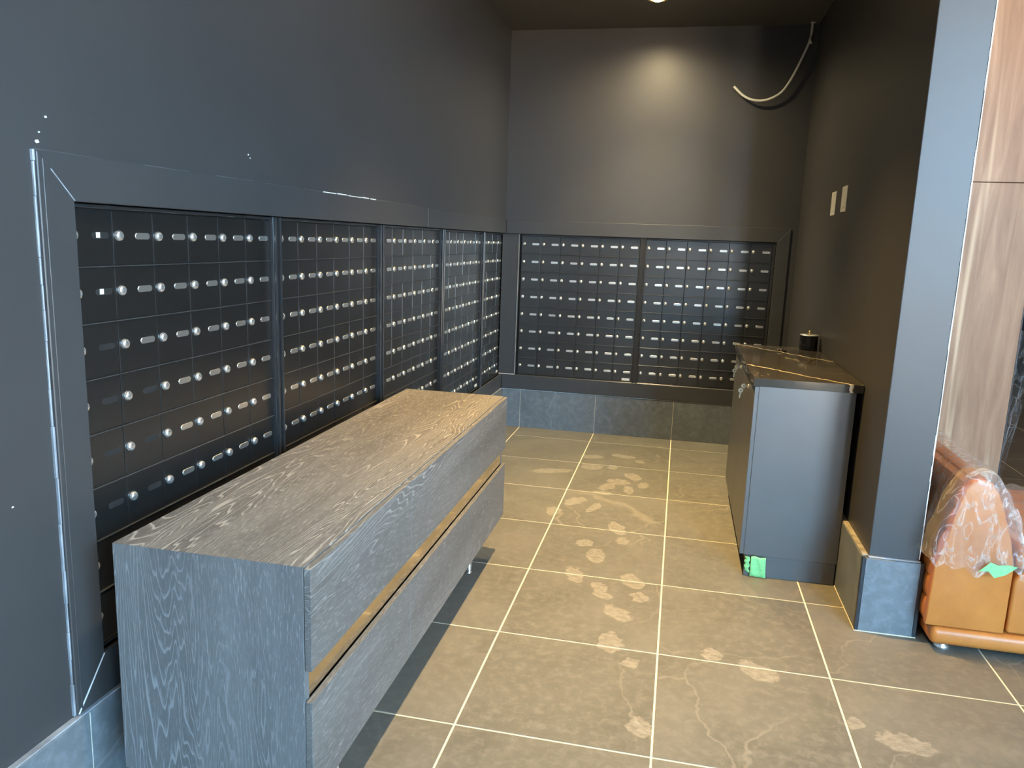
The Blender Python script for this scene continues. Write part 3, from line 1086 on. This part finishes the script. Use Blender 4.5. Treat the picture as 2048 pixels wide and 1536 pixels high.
# smoked glass box with a gilt knob on the stone
cj = empty('lidded_jar', (2.205, -1.31, 0.922))
tag(cj, 'small smoked glass jar with a gilt ball knob on the stone top', 'jar')
n8 = 8
lathe('body', [(0.0, 0.0), (0.048, 0.0), (0.050, 0.002), (0.050, 0.080), (0.047, 0.080), (0.047, 0.006), (0.0, 0.006)], (2.205, -1.31, 0.9224), 'smoked_glass', cj, 12, 2, smooth=False)
lid = lathe('lid', [(0.0, 0.0), (0.052, 0.0), (0.053, 0.002), (0.052, 0.005), (0.0, 0.006)], (2.205, -1.31, 1.0028), 'chrome', cj, 24)
lathe('knob', [(0.0, 0.0), (0.003, 0.0), (0.0035, 0.006), (0.007, 0.009), (0.0085, 0.014), (0.007, 0.019), (0.003, 0.0225), (0.0, 0.023)], (2.205, -1.31, 1.0088), 'brass', lid, 16)

# dark crumpled scrap on the stone
pts = spline([(2.020, -1.47, 0.9255), (2.028, -1.462, 0.934), (2.040, -1.48, 0.928), (2.046, -1.466, 0.937), (2.056, -1.474, 0.926), (2.066, -1.46, 0.926)], 6)
o = tube('crumpled_scrap', pts, lambda t: 0.0035 + 0.0025 * math.sin(t * 9) ** 2, 'scrap_black', None, 8)
tag(o, 'small dark crumpled scrap lying on the veined stone top', 'scrap')


# green tape at the cabinet foot
def sheet(name, grid, thick, mat, parent=None, smooth=True):
    """grid: rows of points -> sheet with real thickness"""
    R, C = len(grid), len(grid[0])
    vs = [Vector(p) for row in grid for p in row]
    fs = [(i * C + j, i * C + j + 1, (i + 1) * C + j + 1, (i + 1) * C + j) for i in range(R - 1) for j in range(C - 1)]
    o = mobj(name, vs, fs, mat, parent, smooth)
    if thick:
        md = o.modifiers.new('thickness', 'SOLIDIFY')
        md.thickness = thick
        md.offset = 0
    return o


tp = empty('tape_piece', (1.9, -2.463, 0.06))
tag(tp, 'strip of green masking tape stuck at the foot of the black cabinet', 'tape')
g_ = []
for i in range(9):
    v = i / 8
    row = []
    for j in range(11):
        u = j / 10
        xx = 1.872 + 0.064 * u + (0.006 * (1 - v)) * (u - 0.2)
        row.append((xx, -2.4615 - 0.004 * math.sin(u * 5 + v * 2) ** 2 - 0.003 * (u > 0.85), 0.004 + 0.096 * v + 0.002 * math.sin(u * 7)))
    g_.append(row)
sheet('tape_strip', g_, 0.0006, 'green_tape', tp)
g_ = [[(1.846 + 0.021 * u + 0.003 * math.sin(v * 17), -2.459 - 0.005 * u, 0.020 + 0.077 * v + (1 - u) * 0.012 * (1 - v)) for u in (0, .33, .66, 1)] for v in [q / 12 for q in range(13)]]
sheet('tape_fold', g_, 0.0006, 'green_tape', tp)

# ------------------------------------------------------------------ right wall: two blank cover plates
for (a, b, z0, z1, lb) in ((-1.335, -1.205, 1.673, 1.802, 'white blank wall plate on the right wall, the one farther from the pier'),
                           (-1.625, -1.495, 1.680, 1.812, 'white blank wall plate on the right wall, the one nearer the pier')):
    t = empty('wall_plate', (XR, (a + b) / 2, z0))
    tag(t, lb, 'wall plate', 'blank wall plates')
    box('plate', (XR - 0.0045, XR), (a, b), (z0, z1), 'plate_white', t, 0.0018, 2)
    for yy in (a + 0.042, b - 0.042):
        for zz in (z0 + 0.022, z1 - 0.022):
            lathe('screw', [(0.0033, 0.0006), (0.0033, -0.0006), (0.0024, -0.0012), (0.0, -0.0013)], (XR - 0.0045, yy, zz), 'brushed_aluminium', t, 10, 0)

# ------------------------------------------------------------------ loose white cable from the ceiling
cb = empty('loose_cable', (2.219, -0.045, 2.99))
tag(cb, 'loose white cable end hanging from the ceiling corner', 'cable')
pts = spline([(2.219, -0.045, 3.0), (2.215, -0.045, 2.983), (2.206, -0.045, 2.881), (2.144, -0.045, 2.711), (2.093, -0.045, 2.604), (2.045, -0.045, 2.541), (1.966, -0.045, 2.500), (1.882, -0.045, 2.495), (1.804, -0.045, 2.525), (1.732, -0.045, 2.588)], 10)
tube('cable', pts, 0.0085, 'cable_white', cb, 10)
pts2 = spline([(2.213, -0.050, 2.92), (2.206, -0.060, 2.89), (2.217, -0.064, 2.862), (2.210, -0.056, 2.872), (2.200, -0.050, 2.866)], 6)
tube('cable_tie', pts2, 0.007, 'cable_white', cb, 8)
lathe('grommet', [(0.010, 0.001), (0.017, -0.002), (0.020, 0.001)], (2.219, -0.045, 2.9985), 'cable_white', cb, 16)

# ------------------------------------------------------------------ tan leather sofa
sf = empty('sofa', (2.9, -2.6, 0))
tag(sf, 'tan leather sofa with channelled arm under clear plastic beside the pier', 'sofa')
SY0, SY1 = -2.955, -2.06
prism('plinth', [(2.485, SY0 - 0.012), (4.4, SY0 - 0.012), (4.4, SY1), (2.485, SY1)], 0.030, 0.100, 2, 'tan_leather', sf, 0.024, 4, smooth=True)
arm_prof = [(2.464, 0.102), (2.733, 0.102), (2.733, 0.36), (2.712, 0.46), (2.675, 0.57), (2.650, 0.635), (2.625, 0.672), (2.585, 0.686), (2.552, 0.672),
            (2.535, 0.635), (2.519, 0.56), (2.494, 0.44), (2.468, 0.34)]
prism('arm_front', arm_prof, SY0, SY0 + 0.035, 1, 'tan_leather', sf, 0.006, 3, smooth=True)
core = [(x + (0.036 if x < 2.6 else -0.012), z - (0.01 if z > 0.5 else 0)) for x, z in arm_prof]
prism('arm_core', core, SY0 + 0.030, SY1, 1, 'tan_leather', sf)
rolls = [(0.103, 0.193, 2.4655), (0.193, 0.283, 2.4665), (0.283, 0.373, 2.473), (0.373, 0.468, 2.492), (0.468, 0.563, 2.511), (0.563, 0.655, 2.527)]
for z0, z1, x0 in rolls:
    prof = []
    for q in range(13):
        t = q / 12
        bulge = (1 - abs(2 * t - 1) ** 3.2)
        prof.append((x0 + 0.008 * (1 - bulge) + 0.020 * (t - 0.5) * (0 if z1 < 0.3 else 1), z0 + 0.0006 + (z1 - z0 - 0.0012) * t))
    prof += [(x0 + 0.060, z1 - 0.001), (x0 + 0.060, z0 + 0.001)]
    prism('arm_roll', prof, SY0 + 0.012, SY1, 1, 'tan_leather', sf, smooth=False)
prism('seat_base', [(2.742, 0.104), (4.35, 0.104), (4.35, 0.345), (2.775, 0.345), (2.752, 0.335), (2.742, 0.31)], SY0 + 0.006, SY1, 1, 'tan_leather', sf, 0.012, 3, smooth=True)
box('seat_cushion', (2.742, 4.34), (SY0 + 0.01, SY1 - 0.07), (0.348, 0.440), 'tan_leather', sf, 0.03, 4, smooth=True)
for fx, fy in ((2.545, -2.91), (2.545, -2.12), (4.2, -2.91), (4.2, -2.12)):
    lathe('foot', [(0.0, 0.0), (0.026, 0.0), (0.028, 0.003), (0.028, 0.012), (0.020, 0.018), (0.020, 0.0302)], (fx, fy, 0), 'chrome', sf, 20)

# clear plastic cover draped over the arm and seat
random.seed(3)
pc = empty('plastic_cover', (2.6, -2.6, 0.35))
tag(pc, 'clear wrinkled plastic cover draped over the tan sofa', 'plastic cover')


def wob(a, b, c=0.0):
    return (math.sin(a * 17.3 + b * 5.1 + c) + 0.6 * math.sin(a * 41.0 - b * 13.7 + 2 * c) + 0.4 * math.sin(b * 37.0 + a * 9.0)) / 2.0


sec = [(2.440, 0.37), (2.446, 0.42), (2.460, 0.50), (2.480, 0.58), (2.502, 0.65), (2.535, 0.700), (2.585, 0.716), (2.635, 0.700), (2.672, 0.650),
       (2.705, 0.57), (2.735, 0.50), (2.757, 0.455)]
SEC = spline([(x, 0, z) for x, z in sec], 3)
ns = len(SEC)
grid = []
for i in range(31):
    t = i / 30
    yy = SY1 - 0.0 + (SY0 - 0.012 - SY1) * t
    row = []
    for j, p in enumerate(SEC):
        s = j / (ns - 1)
        d = 0.006 * wob(s * 2.2, t * 2.0) + (0.006 if t < 0.98 else 0)
        n_ = Vector((p.x - 2.6, 0, p.z - 0.40)).normalized()
        lift = 0.012 * (1 - t)
        row.append((p.x + n_.x * d, yy, p.z + n_.z * d + lift))
    grid.append(row)
for i in range(1, 13):                       # the front fall of the film
    t = i / 12
    row = []
    for j, p in enumerate(SEC):
        s = j / (ns - 1)
        qx = 2.462 + 0.285 * s
        qz = 0.345 + 0.012 * math.sin(s * 9) + 0.010 * math.sin(s * 23)
        x = p.x + (qx - p.x) * t
        z = p.z + (qz - p.z) * t
        row.append((x, SY0 - 0.014 - 0.010 * math.sin(min(1, t * 4) * 1.57) - 0.010 * abs(math.sin(s * 14 + 1.5 * t)) * (0.4 + t) - 0.004 * wob(s * 3, t), z))
    grid.append(row)
sheet('arm_film', grid, 0.0, 'plastic_film', pc)
grid = []
for i in range(26):
    t = i / 25
    row = []
    for j in range(40):
        u = j / 39
        x = 2.752 + 0.95 * u
        if t < 0.8:
            yy = SY1 - 0.045 + (SY0 - SY1 + 0.025) * t / 0.8
            zz = 0.452 + 0.010 * wob(u * 4, t * 3.0)
        else:
            v = (t - 0.8) / 0.2
            yy = SY0 - 0.012 - 0.010 * abs(math.sin(u * 40)) * v
            zz = 0.450 - 0.125 * v + 0.015 * math.sin(u * 21) * v
        row.append((x, yy, zz))
    grid.append(row)
sheet('seat_film', grid, 0.0, 'plastic_film', pc)
# gathered fold running down the inner side of the arm
grid = []
for i in range(30):
    t = i / 29
    row = []
    for j in range(9):
        a = math.pi * j / 8
        rr = 0.014 + 0.006 * math.sin(t * 11)
        cx_ = 2.690 + 0.075 * t + 0.03 * t * t
        cz_ = 0.60 - 0.235 * t
        row.append((cx_ - rr * math.cos(a), SY0 - 0.020 - rr * math.sin(a) * 0.8 - 0.006 * t, cz_ + 0.4 * rr * math.cos(a)))
    grid.append(row)
sheet('film_fold', grid, 0.0, 'plastic_sheet', pc)

tg = empty('tape_scrap', (2.66, -3.0, 0.36))
tag(tg, 'torn piece of green tape holding the plastic on the sofa arm', 'tape')
out = [(2.600, 0.352), (2.632, 0.358), (2.655, 0.3345), (2.690, 0.350), (2.726, 0.384), (2.690, 0.388), (2.662, 0.383), (2.636, 0.392), (2.618, 0.372)]
prism('tape_strip', out, -2.9995, -2.9985, 1, 'green_tape', tg)

# plastic sheet hanging in the opening beyond the walnut wall
ps = empty('hanging_plastic', (3.42, -1.0, 0))
tag(ps, 'translucent plastic sheet hanging beyond the walnut panel', 'plastic sheet')
grid = []
for i in range(40):
    t = i / 39
    z = 0.01 + 1.06 * t
    row = []
    for j in range(25):
        u = j / 24
        wdt = 0.055 + 0.13 * t ** 1.2
        x = 3.335 + 0.03 * t + wdt * u
        row.append((x, -1.0 + 0.030 * math.sin(u * 19 + 2 * t) * (0.5 + 0.5 * t) + 0.012 * wob(u, t * 2), z))
    grid.append(row)
sheet('draped_film', grid, 0.0, 'plastic_hanging', ps)
